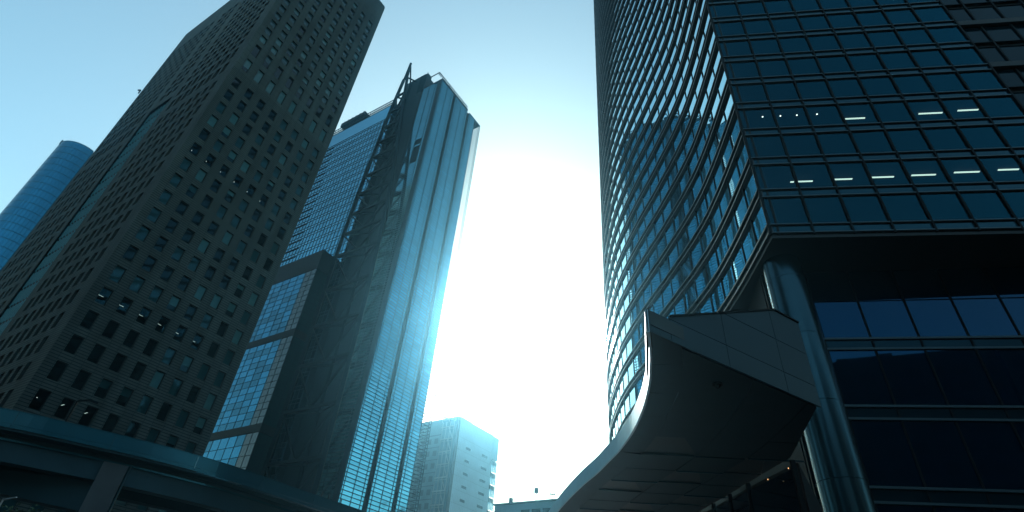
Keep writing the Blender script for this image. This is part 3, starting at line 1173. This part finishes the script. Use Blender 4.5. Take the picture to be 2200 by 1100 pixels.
OFN = resample([Vector((x, y, 0)) for x, y in outer], 0.55)
NOF = normals(OFN)
per = 4
for i in range(0, len(OFN) - 1, per):
    seg = OFN[i:i + per + 1]
    if len(seg) < 2:
        break
    ns = NOF[i:i + per + 1]
    # leave a 15 mm joint between fascia panels
    seg2 = list(seg)
    seg2[-1] = seg[-1] - (seg[-1] - seg[-2]).normalized() * 0.02
    mb = MB()
    ribbon(mb, seg2, ns, -0.08, 0.0, ZC - 0.02, FT)
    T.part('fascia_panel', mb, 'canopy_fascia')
    a, b = seg[0], seg2[-1]
    ia, ib = nearest_inner(a), nearest_inner(b)
    mb = MB()
    pin = [nearest_inner(q) for q in seg2]
    po = [q - n * 0.10 for q, n in zip(seg2, ns)]
    mb.prism([(q.x, q.y) for q in po] + [(q.x, q.y) for q in pin[::-1]], ZC, ZC + 0.06)
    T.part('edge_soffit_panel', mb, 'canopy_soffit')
    # ceiling panels from the edge strip to the building
    dirv = Vector((math.sin(R(97)), math.cos(R(97)), 0))
    jx = [0.03, 2.4, 4.6, 7.0]
    for c in range(3):
        qa, qb = ia + dirv * jx[c], ia + dirv * (jx[c + 1] - 0.03)
        qc, qd = ib + dirv * (jx[c + 1] - 0.03), ib + dirv * jx[c]
        # ceiling stops at the front beam
        fa, fb_ = Vector((4.18, 14.07, 0)), Vector((11.42, 18.26, 0))
        fd = (fb_ - fa).normalized()
        fnrm = Vector((-fd.y, fd.x, 0))
        pts = [qa, qb, qc, qd]
        clipped = clip(clip(pts, fa + fnrm * 0.1, fnrm), Vector((11.35, 18.26, 0)), Vector((-0.962, 0.272, 0)))
        clipped = clip(clipped, Vector((12.9, 23.84, 0)), Vector((-0.999, -0.05, 0)))
        if len(clipped) < 3:
            continue
        k = (i // per + c) % 3 if i // per > 3 else 2
        mb = MB()
        lift = (0.0, 0.10, 0.02)[k]
        mb.prism([(q.x, q.y) for q in clipped], ZC + lift, ZC + lift + 0.06)
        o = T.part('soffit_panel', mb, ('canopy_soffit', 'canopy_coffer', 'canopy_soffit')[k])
        if k == 1 and len(clipped) == 4:
            # triangular light-coloured infill in the coffer
            mb = MB()
            q = clipped
            mb.prism([(q[1].x, q[1].y), (q[2].x, q[2].y), ((q[0].x + q[1].x) / 2, (q[0].y + q[1].y) / 2)], ZC + 0.02, ZC + 0.15)
            T.part('coffer_infill', mb, 'canopy_soffit', parent=o)
        if k == 0:
            mb = MB()
            mb.bar(qd + Vector((0, 0, ZC - 0.02)), qc + Vector((0, 0, ZC - 0.02)), 0.09, 0.06)
            if (qd - fa).dot(fnrm) > 0.2 and (qc - fa).dot(fnrm) > 0.2:
                T.part('soffit_rib', mb, 'canopy_panel', parent=o)
# body above the ceiling
mb = MB()
body = [(q.x, q.y) for q in OFN]
body = [(q.x - n.x * 0.12, q.y - n.y * 0.12) for q, n in zip(OFN, NOF)]
mb.prism(body + [(12.0, 48), (12.8, 24), (11.3, 18.4)], ZC + 0.25, FT - 0.05)
T.part('canopy_body', mb, 'canopy_coffer')
# front beam: a wedge of panels rising towards the column
fa = Vector((4.18, 14.07, 0))
fd = (Vector((11.42, 18.26, 0)) - fa).normalized()
fn = Vector((-fd.y, fd.x, 0))


def CP(u, d, z):
    return fa + fd * u + fn * d + Vector((0, 0, z))


def top_at(u):
    if u <= 1.02:
        return 10.78 + 0.10 * u
    return min(10.88 + (u - 1.02) * (13.46 - 10.88) / 5.92, 13.46)


US = [0.0, 1.0, 3.62, 6.6, 8.45]
ZS = [10.0, 10.8, 12.1, 13.5]


def beam_poly(u0, u1, z0, z1):
    pts = [(u0, z0), (u1, z0), (u1, z1), (u0, z1)]
    # clip against the sloping top (piecewise linear, convex towards the left part)
    brk = sorted({u0, u1, *[b for b in (1.02, 6.94) if u0 < b < u1]})
    lowr = [(u, z0) for u in (u0, u1)]
    upr = []
    for u in brk:
        upr.append((u, min(z1, top_at(u))))
    # add crossing of slope with z1 and z0
    for zz in (z0, z1):
        uc = 1.02 + (zz - 10.88) * 5.92 / (13.46 - 10.88)
        if u0 < uc < u1:
            upr.append((uc, zz))
    upr = sorted(set(upr))
    upr = [(u, max(z, z0)) for u, z in upr]
    poly = lowr + upr[::-1]
    out = []
    for q in poly:
        if not out or (abs(q[0] - out[-1][0]) + abs(q[1] - out[-1][1])) > 1e-4:
            out.append(q)
    while len(out) > 1 and abs(out[0][0] - out[-1][0]) + abs(out[0][1] - out[-1][1]) < 1e-4:
        out.pop()
    a = sum(out[i][0] * out[(i + 1) % len(out)][1] - out[(i + 1) % len(out)][0] * out[i][1] for i in range(len(out)))
    return out if len(out) >= 3 and abs(a) > 0.02 else None


for i in range(len(US) - 1):
    for j in range(len(ZS) - 1):
        g_ = 0.012
        pl = beam_poly(US[i] + g_, US[i + 1] - g_, ZS[j] + g_, ZS[j + 1] - g_)
        if not pl:
            continue
        mb = MB()
        n = len(pl)
        b0 = len(mb.v)
        mb.v += [tuple(CP(u, -0.04, z)) for u, z in pl] + [tuple(CP(u, 0.02, z)) for u, z in pl]
        mb.f.append(tuple(range(n)))
        mb.f.append(tuple(range(n, 2 * n))[::-1])
        for e in range(n):
            e2 = (e + 1) % n
            mb.f.append((e2, e, n + e, n + e2))
        T.part('beam_panel', mb, 'canopy_panel')
prof = [(0, 10.3), (8.45, 10.3), (8.45, 13.42), (6.94, 13.42), (1.02, 10.84), (0, 10.74)]
mb = MB()
n = len(prof)
mb.v += [tuple(CP(u, 0.025, z)) for u, z in prof] + [tuple(CP(u, 0.025, z) + Vector((1.1, 4.2, 0))) for u, z in prof]
mb.f.append(tuple(range(n)))
mb.f.append(tuple(range(n, 2 * n))[::-1])
for e in range(n):
    e2 = (e + 1) % n
    mb.f.append((e2, e, n + e, n + e2))
T.part('beam_body', mb, 'mullion_metal')
for a, b in (((1.02, 10.9), (6.94, 13.5)), ((6.94, 13.5), (8.45, 13.5))):
    mb = MB()
    mb.bar(CP(a[0], -0.03, a[1]), CP(b[0], -0.03, b[1]), 0.12, 0.06)
    T.part('beam_coping', mb, 'mullion_metal')
mb = MB()
q = Vector((7.35, 17.1, 0))
mb.cyl(q.x, q.y, 0.17, ZC - 0.05, ZC, 20)
mb.cyl(q.x, q.y, 0.06, ZC - 0.16, ZC - 0.05, 16, 0.12)
T.part('ceiling_camera', mb, 'mullion_metal')

# shopfront below the canopy
T = Thing('shopfront', 'dark glazed shopfront under the entrance canopy with two small amber lamps', 'shopfront', (13, 28, 0))
sp_ = [Vector((13.0, 23.84, 0)), Vector((12.6, 27.73, 0)), Vector((12.25, 34.1, 0)), Vector((12.0, 48, 0))]
for a, b in zip(sp_, sp_[1:]):
    n_ = max(1, int((b - a).length / 2.0))
    for i in range(n_):
        p, q = a + (b - a) * (i / n_), a + (b - a) * ((i + 1) / n_)
        d = (q - p).normalized()
        nn = Vector((d.y, -d.x, 0))
        mb = MB()
        mb.hexa(p + d * 0.06, d * ((q - p).length - 0.12), nn * 0.04, Vector((0, 0, 9.6)))
        T.part('shop_pane', mb, 'lobby_glass')
        mb = MB()
        mb.hexa(p - d * 0.06 - nn * 0.08, d * 0.12, nn * 0.2, Vector((0, 0, 9.95)))
        T.part('shop_mullion', mb, 'mullion_metal')
mb = MB()
mb.prism([(13.3, 23.9), (12.9, 27.8), (12.55, 34.1), (12.3, 48), (20, 48), (20, 40), (18, 31)], 0, 9.9)
T.part('shop_core', mb, 'dark_interior')
for az, el, r in ((26.26, 15.38, 28.2), (28.18, 16.21, 26.4)):
    mb = MB()
    x, y = r * math.sin(R(az)), r * math.cos(R(az))
    mb.cyl(x, y, 0.02, 1.7 + r * math.tan(R(el)), 1.7 + r * math.tan(R(el)) + 0.04, 10)
    T.part('amber_lamp', mb, 'lamp_amber')

# ------------------------------------------------------------------ elevated guideway
vk = 1.5
vt = [(-60, 20), (-44.0, 21.5), (-32.5, 23.6), (-23.83, 26.71), (-21.2, 28.2), (-18.2, 30.3), (-16.17, 32.2), (-15.01, 33.5), (-13.76, 35.3), (-12.45, 37.4), (-11.12, 39.3), (-9.82, 41.3), (-7.5, 45.2), (-4.5, 50.5), (-1, 57)]
VT = resample([Vector((x * vk, y * vk, 0)) for x, y in vt], 0.9)
VN = normals(VT)                                   # left of travel: away from the camera
T = Thing('elevated_guideway', 'curved steel guideway on a concrete pier crossing the lower left corner', 'viaduct', (-30, 45, 0))
NIN = [-n for n in VN]                             # towards the camera
ZT, ZL = 14.15, 13.27
per = 7
for i in range(0, len(VT) - 1, per):
    seg, ns = VT[i:i + per + 1], NIN[i:i + per + 1]
    if len(seg) < 2:
        break
    seg = list(seg)
    seg[-1] = seg[-1] - (seg[-1] - seg[-2]).normalized() * 0.025
    for nm, o0, o1, z0, z1 in (('fascia_panel', -0.06, 0.0, ZL, ZT), ('fascia_lip', -0.06, 0.09, ZL - 0.30, ZL - 0.03)):
        mb = MB()
        ribbon(mb, seg, ns, o0, o1, z0, z1)
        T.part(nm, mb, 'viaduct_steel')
mb = MB()
ribbon(mb, VT, NIN, -0.10, 0.05, ZT, ZT + 0.05)
T.part('coping', mb, 'viaduct_steel')
mb = MB()
ribbon(mb, VT, NIN, -9.0, -0.07, ZL - 0.45, ZL - 0.31)
ribbon(mb, VT, NIN, -9.0, -8.9, ZL - 0.30, ZT)
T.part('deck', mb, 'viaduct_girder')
for a, b in ((-2.6, -1.3), (-8.0, -6.7)):
    mb = MB()
    ribbon(mb, VT, NIN, a, b, 11.0, ZL - 0.46)
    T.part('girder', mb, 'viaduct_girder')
# pier with cross-head
pa = R(-32.75)
pc = Vector((math.sin(pa), math.cos(pa), 0))
pd = Vector((pc.y, -pc.x, 0))
P0 = pc * 53.6
mb = MB()
mb.hexa(P0 - pd * 0.85, pd * 1.7, pc * 2.6, Vector((0, 0, 12.3)))
T.part('pier', mb, 'viaduct_concrete')
mb = MB()
q0 = P0 + pc * 1.2 - pd * 0.85 + Vector((0, 0, 8.9))
base = [q0, q0 + pc * 1.5]
w_ = -pd * 9.5 + pc * 3.4
mb.v += [tuple(p) for p in (q0, q0 + pc * 1.6, q0 + pc * 1.6 + Vector((0, 0, 2.08)), q0 + Vector((0, 0, 2.08)),
                            q0 + w_ + Vector((0, 0, 0.9)), q0 + w_ + pc * 1.6 + Vector((0, 0, 0.9)), q0 + w_ + pc * 1.6 + Vector((0, 0, 2.08)), q0 + w_ + Vector((0, 0, 2.08)))]
mb.f += [(0, 1, 2, 3), (7, 6, 5, 4), (0, 4, 5, 1), (1, 5, 6, 2), (2, 6, 7, 3), (3, 7, 4, 0)]
T.part('crosshead', mb, 'viaduct_girder')
mb = MB()
pp = P0 + pd * 0.98 + pc * 0.4
mb.cyl(pp.x, pp.y, 0.09, 0, 12.4, 12)
T.part('drain_pipe', mb, 'viaduct_girder')
mb = MB()
ribbon(mb, VT, NIN, -1.28, -1.12, 12.35, 12.5)
T.part('cable_tray', mb, 'viaduct_steel')
for px_az in (-15.83, -14.9, -14.0):
    k = min(range(len(VT)), key=lambda i: abs(math.degrees(math.atan2(VT[i].x, VT[i].y)) - px_az))
    mb = MB()
    p = VT[k] + VN[k] * 0.1
    mb.bar(p + Vector((0, 0, ZT - 0.4)), p + Vector((0, 0, ZT + 0.55)), 0.09)
    T.part('edge_post', mb, 'truss_steel')
# slim mast standing on the guideway in front of the stone tower
T2 = Thing('deck_mast', 'slim dark mast with a bent lamp head rising above the guideway by the stone tower', 'mast', (0, 0, 0))
k = min(range(len(VT)), key=lambda i: abs(math.degrees(math.atan2(VT[i].x, VT[i].y)) + 38.1))
p = VT[k] + VN[k] * 4.0
T2.root.location = T2.loc = Vector((p.x, p.y, ZL - 0.3))
mb = MB()
mb.bar(p + Vector((0, 0, ZL - 0.3)), p + Vector((0, 0, 16.9)), 0.12)
T2.part('pole', mb, 'mullion_metal')
mb = MB()
mb.bar(p + Vector((0, 0, 16.9)), p + Vector((0.75, 0.45, 17.25)), 0.12)
mb.bar(p + Vector((0.6, 0.36, 17.2)), p + Vector((1.2, 0.72, 17.1)), 0.2, 0.14)
T2.part('lamp_head', mb, 'mullion_metal')

# ------------------------------------------------------------------ rounded blue tower, far left
T = Thing('rounded_tower', 'distant blue glass tower with a rounded end behind the stone tower', 'tower', (-245, 222, 0))
az, rr = R(-47.7), 330
ctr = Vector((rr * math.sin(az), rr * math.cos(az), 0))
RC, HC = 10.0, 213.0
away = Vector((math.sin(az), math.cos(az), 0))
side = Vector((away.y, -away.x, 0))
ang = [R(a) for a in range(-95, 31, 9)]


def cpt(a, r):
    return ctr + side * (r * math.sin(a)) - away * (r * math.cos(a))


pn, ml = MB(), MB()
mb = MB()
mb.cyl(ctr.x, ctr.y, RC - 0.4, 0, HC - 0.2, 48)
T.part('core', mb, 'dark_interior')
for a, b in zip(ang, ang[1:]):
    for k in range(48):
        z0 = HC - 4.4 * (k + 1)
        if z0 < 0:
            break
        p, q = cpt(a, RC), cpt(b, RC)
        d = q - p
        nn = -(p + q - ctr * 2).normalized()
        pn.hexa(p + d * 0.03 + Vector((0, 0, z0 + 0.15)), d * 0.94, nn * 0.05, Vector((0, 0, 4.15)))
    p = cpt(a, RC - 0.05)
    ml.bar(p, p + Vector((0, 0, HC)), 0.16)
for k in range(49):
    z = HC - 4.4 * k
    c = [cpt(a, RC) for a in ang]
    nrm = [(q - ctr).normalized() for q in c]
    ribbon(ml, c, nrm, -0.2, 0.06, z - 0.13, z + 0.13)
T.part('window_pane', pn, 'cylinder_glass', kind='stuff')
T.part('mullion', ml, 'slat_metal', kind='stuff')
mb = MB()
mb.hexa(ctr + side * 0.8 - away * 9.0, side * 40, away * 60, Vector((0, 0, HC - 1.5)))
T.part('service_core', mb, 'tower_panel')
mb = MB()
mb.hexa(ctr - side * 10.1 + away * 0.4, side * 9, away * 60, Vector((0, 0, HC - 1.2)))
T.part('long_facade', mb, 'cylinder_glass')
mb = MB()
p = cpt(R(-88), RC)
mb.bar(p + Vector((0, 0, HC - 1)), p + Vector((0, 0, HC + 2.2)), 0.5)
T.part('roof_pole', mb, 'truss_steel')

# ------------------------------------------------------------------ white panelled building with stair lattice
D = Frame(-19.48, 267.52, 37.0)
T = Thing('panelled_building', 'pale panelled block with slot windows and an open steel stair, below the sun', 'building', D.P(17, 10, 0))
mb = MB()
D.box(mb, 0.3, 30.0, 0.2, 26, 0, 101.3)
T.part('core', mb, 'grey_cladding')
slots = [(8.9, 12.8, z) for z in (88.2 - 6.05 * i for i in range(14))] + [(22.2, 27.2, z + 0.5) for z in (88.2 - 6.05 * i for i in range(14))]
zb = [101.5] + [92.0 - 6.05 * i for i in range(15)]
zb = [z for z in zb if z > 5] + [0]
for i in range(len(zb) - 1):
    holes_ = [(a, b, z - 0.65, z + 0.65) for a, b, z in slots if zb[i + 1] < z - 0.7 and z + 0.7 < zb[i]]
    mb = MB()
    wall_grid(mb, D, 'R', 2.2, 30.4, zb[i + 1] + 0.06, zb[i] - 0.06, holes_, 0.5)
    o = T.part('wall_panel', mb, 'white_cladding')
    for a, b, p_, q_ in holes_:
        mb = MB()
        D.box(mb, a, b, 0.18, 0.22, p_, q_)
        T.part('slot_window', mb, 'shade_grey')
mb = MB()
for i in range(1, 24):
    D.box(mb, 2.2 + i * 1.2, 2.26 + i * 1.2, -0.03, -0.005, 0, 101.4)
T.part('cladding_rib', mb, 'grey_cladding', kind='stuff')
mb = MB()
D.box(mb, 0.1, 2.15, -0.1, 0.3, 0, 99.6)
T.part('corner_strip', mb, 'shade_grey')
# glazed bay on the right end
mb = MB()
D.box(mb, 30.5, 35.4, 3.0, 20, 0, 99)
T.part('bay_core', mb, 'shade_grey')
for i in range(15):
    z = 88.9 - 6.05 * i
    if z < 8:
        break
    mb = MB()
    for k in range(4):
        D.box(mb, 30.5, 35.8, 0.0, 3.0, z - 2.2 + k * 0.55, z - 1.95 + k * 0.55)
    T.part('bay_louvre', mb, 'shade_grey')
    for k in range(4):
        mb = MB()
        D.box(mb, 30.6 + k * 1.25, 31.7 + k * 1.25, 0.1, 0.16, z - 5.9, z - 2.4)
        T.part('bay_pane', mb, 'pale_glass')
mb = MB()
for k in range(5):
    D.box(mb, 30.55 + k * 1.25, 30.75 + k * 1.25, -0.05, 0.1, 0, 101.2)
D.box(mb, 30.4, 35.8, 0.2, 18, 89.4, 101.2)
T.part('bay_frame', mb, 'white_cladding')
# open stair on the left end
mb = MB()
D.box(mb, 1.0, 3.0, 1.2, 9.0, 0, 98.5)
T.part('stair_wall', mb, 'shade_grey')
for s_ in (1.4, 3.9, 6.4, 8.8):
    mb = MB()
    mb.bar(D.P(-0.6, s_, 0), D.P(-0.6, s_, 99), 0.3)
    T.part('stair_post', mb, 'stair_steel')
for i in range(16):
    z = 96.2 - 6.05 * i
    if z < 6:
        break
    mb = MB()
    mb.bar(D.P(-0.9, 1.0, z), D.P(-0.9, 9.0, z), 0.5, 0.35)
    mb.bar(D.P(-0.9, 1.0, z - 1.1), D.P(-0.9, 9.0, z - 1.1), 0.14)
    T.part('stair_landing', mb, 'stair_steel')
    mb = MB()
    mb.bar(D.P(-0.5, 1.6, z - 6.05), D.P(-0.5, 4.6, z - 0.2), 0.3)
    T.part('stair_flight', mb, 'stair_steel')
mb = MB()
for a, b in (((0.8, 99), (0.8, 102)), ((9.4, 99), (9.4, 102)), ((0.8, 102), (9.4, 102)), ((0.8, 100.2), (9.4, 100.2)), ((0.8, 99), (9.4, 102)), ((5, 99), (5, 102))):
    mb.bar(D.P(-0.6, a[0], a[1]), D.P(-0.6, b[0], b[1]), 0.35)
mb.bar(D.P(-0.6, 0.8, 102), D.P(12, 0.8, 102), 0.35)
mb.bar(D.P(-0.6, 9.4, 102), D.P(12, 9.4, 102), 0.35)
T.part('roof_frame', mb, 'stair_steel')
mb = MB()
D.box(mb, 0.0, 25, 9.5, 34, 0, 98.3)
T.part('rear_block', mb, 'grey_cladding')
mb = MB()
for i in range(14):
    z = 93 - 6.05 * i
    D.box(mb, -0.08, -0.01, 9.6, 34, z, z + 0.4)
    for k in range(5):
        D.box(mb, -0.06, -0.01, 11 + k * 4.4, 13.4 + k * 4.4, z - 4, z - 1.4)
T.part('rear_trim', mb, 'shade_grey', kind='stuff')

# ------------------------------------------------------------------ low pale building with aerials
ea, eb = Vector((1.2, 150, 0)), Vector((15.8, 139.3, 0))
ed = (eb - ea).normalized()
en = Vector((-ed.y, ed.x, 0))
T = Thing('low_building', 'low pale flat-roofed building with roof aerials at the end of the canopy', 'building', (18, 148, 0))


def ebox(mb, u0, u1, d0, d1, z0, z1):
    mb.hexa(ea + ed * u0 + en * d0 + Vector((0, 0, z0)), ed * (u1 - u0), en * (d1 - d0), Vector((0, 0, z1 - z0)))


mb = MB()
ebox(mb, 0, 40, 0.2, 25, 0, 35.1)
T.part('wall', mb, 'white_cladding')
mb = MB()
ebox(mb, -0.3, 40, -0.2, 25, 35.1, 35.5)
T.part('parapet', mb, 'grey_cladding')
for i in range(10):
    for j in range(6):
        mb = MB()
        ebox(mb, 8.2 + i * 3.1, 10.6 + i * 3.1, 0.05, 0.25, 30.6 - j * 4.5, 33.6 - j * 4.5)
        if i < 4 and j < 2:
            T.part('window', mb, 'shade_grey')
for azd, top, kind in ((2.05, 36.4, 'drum'), (2.84, 37.6, 'rod'), (4.5, 38.2, 'dish'), (6.1, 36.9, 'twin')):
    r_ = 152 - azd * 1.6
    x, y = r_ * math.sin(R(azd)), r_ * math.cos(R(azd))
    mb = MB()
    mb.bar((x, y, 35.3), (x, y, top), 0.12)
    if kind == 'drum':
        mb.cyl(x, y, 0.55, 35.5, 36.9, 12)
    if kind == 'dish':
        mb.cyl(x, y, 0.55, top - 0.6, top + 0.6, 12)
    if kind == 'rod':
        mb.bar((x - 0.5, y, top - 0.3), (x + 0.5, y, top - 0.3), 0.1)
    if kind == 'twin':
        mb.bar((x - 0.6, y, top), (x + 0.6, y, top), 0.25)
        mb.bar((x - 0.6, y, top), (x - 0.6, y, top + 0.5), 0.3)
        mb.bar((x + 0.6, y, top), (x + 0.6, y, top + 0.5), 0.3)
    T.part('aerial', mb, 'shade_grey')

# ------------------------------------------------------------------ street tree under the guideway
T = Thing('street_tree', 'dark leafy street tree under the guideway at the lower left', 'tree', (-23.5, 30.5, 0))
tx, ty = -23.5, 30.5
mb = MB()
mb.cyl(tx, ty, 0.22, 0, 4.0, 12, 0.13)
for k in range(7):
    a = k * 0.9
    mb.bar((tx, ty, 2.6 + k * 0.2), (tx + 1.5 * math.cos(a), ty + 1.5 * math.sin(a), 4.6 + 0.25 * k), 0.08)
T.part('trunk', mb, 'bark')
mb = MB()
cl = [(random.gauss(0, 1.0), random.gauss(0, 1.0), random.gauss(0, 0.6)) for _ in range(30)]
for _ in range(5000):
    c = random.choice(cl)
    p = Vector((tx + c[0] + random.gauss(0, 0.33), ty + c[1] + random.gauss(0, 0.33), 5.0 + c[2] + random.gauss(0, 0.28)))
    a = Vector((random.uniform(-1, 1), random.uniform(-1, 1), random.uniform(-1, 1))).normalized()
    b = a.orthogonal().normalized()
    mb.poly(p - a * 0.09, p + b * 0.045, p + a * 0.09, p - b * 0.045)
T.part('crown', mb, 'leaf', kind='stuff')
for k, (x, y, h) in enumerate(((-33.0, 37.0, 8.2), (-27.3, 34.4, 7.4))):
    T = Thing('lamp_post', ('slim lamp post at the far lower left edge', 'slim lamp post left of the guideway pier')[k], 'lamp post', (x, y, 0))
    mb = MB()
    mb.cyl(x, y, 0.06, 0, h, 10, 0.045)
    T.part('pole', mb, 'stair_steel')
    mb = MB()
    mb.bar((x, y, h - 0.05), (x + 0.8, y - 0.2, h + 0.1), 0.1, 0.06)
    T.part('lamp_head', mb, 'stair_steel')

# ------------------------------------------------------------------ street behind the viewer, seen mirrored in the glass fronts; two left blocks added for shade
for n_, (x0, x1, y0, h, lab) in enumerate((
        (-150, -92, -78, 62, 'grey office block behind the viewer, leftmost of the street row mirrored in the glass'),
        (-88, -34, -66, 72, 'grey office block behind the viewer, second from the left of the street row'),
        (-30, 22, -72, 52, 'lower grey office block directly behind the viewer'),
        (26, 72, -62, 66, 'grey office block behind the viewer, mirrored in the lobby windows'),
        (76, 130, -70, 72, 'grey office block behind the viewer, second from the right of the street row'),
        (134, 190, -50, 66, 'grey office block behind the viewer, rightmost of the street row'),
        (-200, -105, 15, 135, 'unseen tall grey block out to the left, added to shade the side of the stone tower'),  # unseen block, added to darken the stone tower's side wall
        (-335, -206, 95, 130, 'second unseen tall grey block far out to the left, added to shade the stone tower'))):  # also added out of view, cuts more skylight off that wall
    yd = 24 if n_ < 6 else 70
    T = Thing('office_block', lab, 'building', ((x0 + x1) / 2, y0 - yd / 2, 0), group='office blocks behind the viewer')
    mb = MB()
    mb.hexa((x0, y0 - yd, 0), (x1 - x0, 0, 0), (0, yd, 0), (0, 0, h))
    T.part('wall', mb, 'office_stone')
    mb = MB()
    nx, nz = int((x1 - x0) / 4.5), int(h / 4.2)
    for i in range(nx):
        for j in range(nz):
            mb.hexa((x0 + 1.2 + i * 4.5, y0, 1.4 + j * 4.2), (2.9, 0, 0), (0, 0.05, 0), (0, 0, 2.3))
    T.part('window', mb, 'dark_interior', kind='stuff')
    mb = MB()
    mb.hexa(((x0 + x1) / 2 - 6, y0 - 18, h), (12, 0, 0), (0, 10, 0), (0, 0, 4.5))
    T.part('roof_house', mb, 'office_stone')

# ------------------------------------------------------------------ haze
hm = bpy.data.materials.new('haze')
hm.use_nodes = True
nt = hm.node_tree
nt.nodes.remove(nt.nodes['Principled BSDF'])
pv = nt.nodes.new('ShaderNodeVolumePrincipled')
pv.inputs['Color'].default_value = (0.27, 0.74, 1.0, 1)
pv.inputs['Density'].default_value = 0.00042
pv.inputs['Anisotropy'].default_value = 0.963
nt.links.new(pv.outputs[0], nt.nodes['Material Output'].inputs['Volume'])
MATS['haze'] = hm
single('haze', rbox(-480, 480, -420, 520, -1, 224), 'haze', kind='stuff')
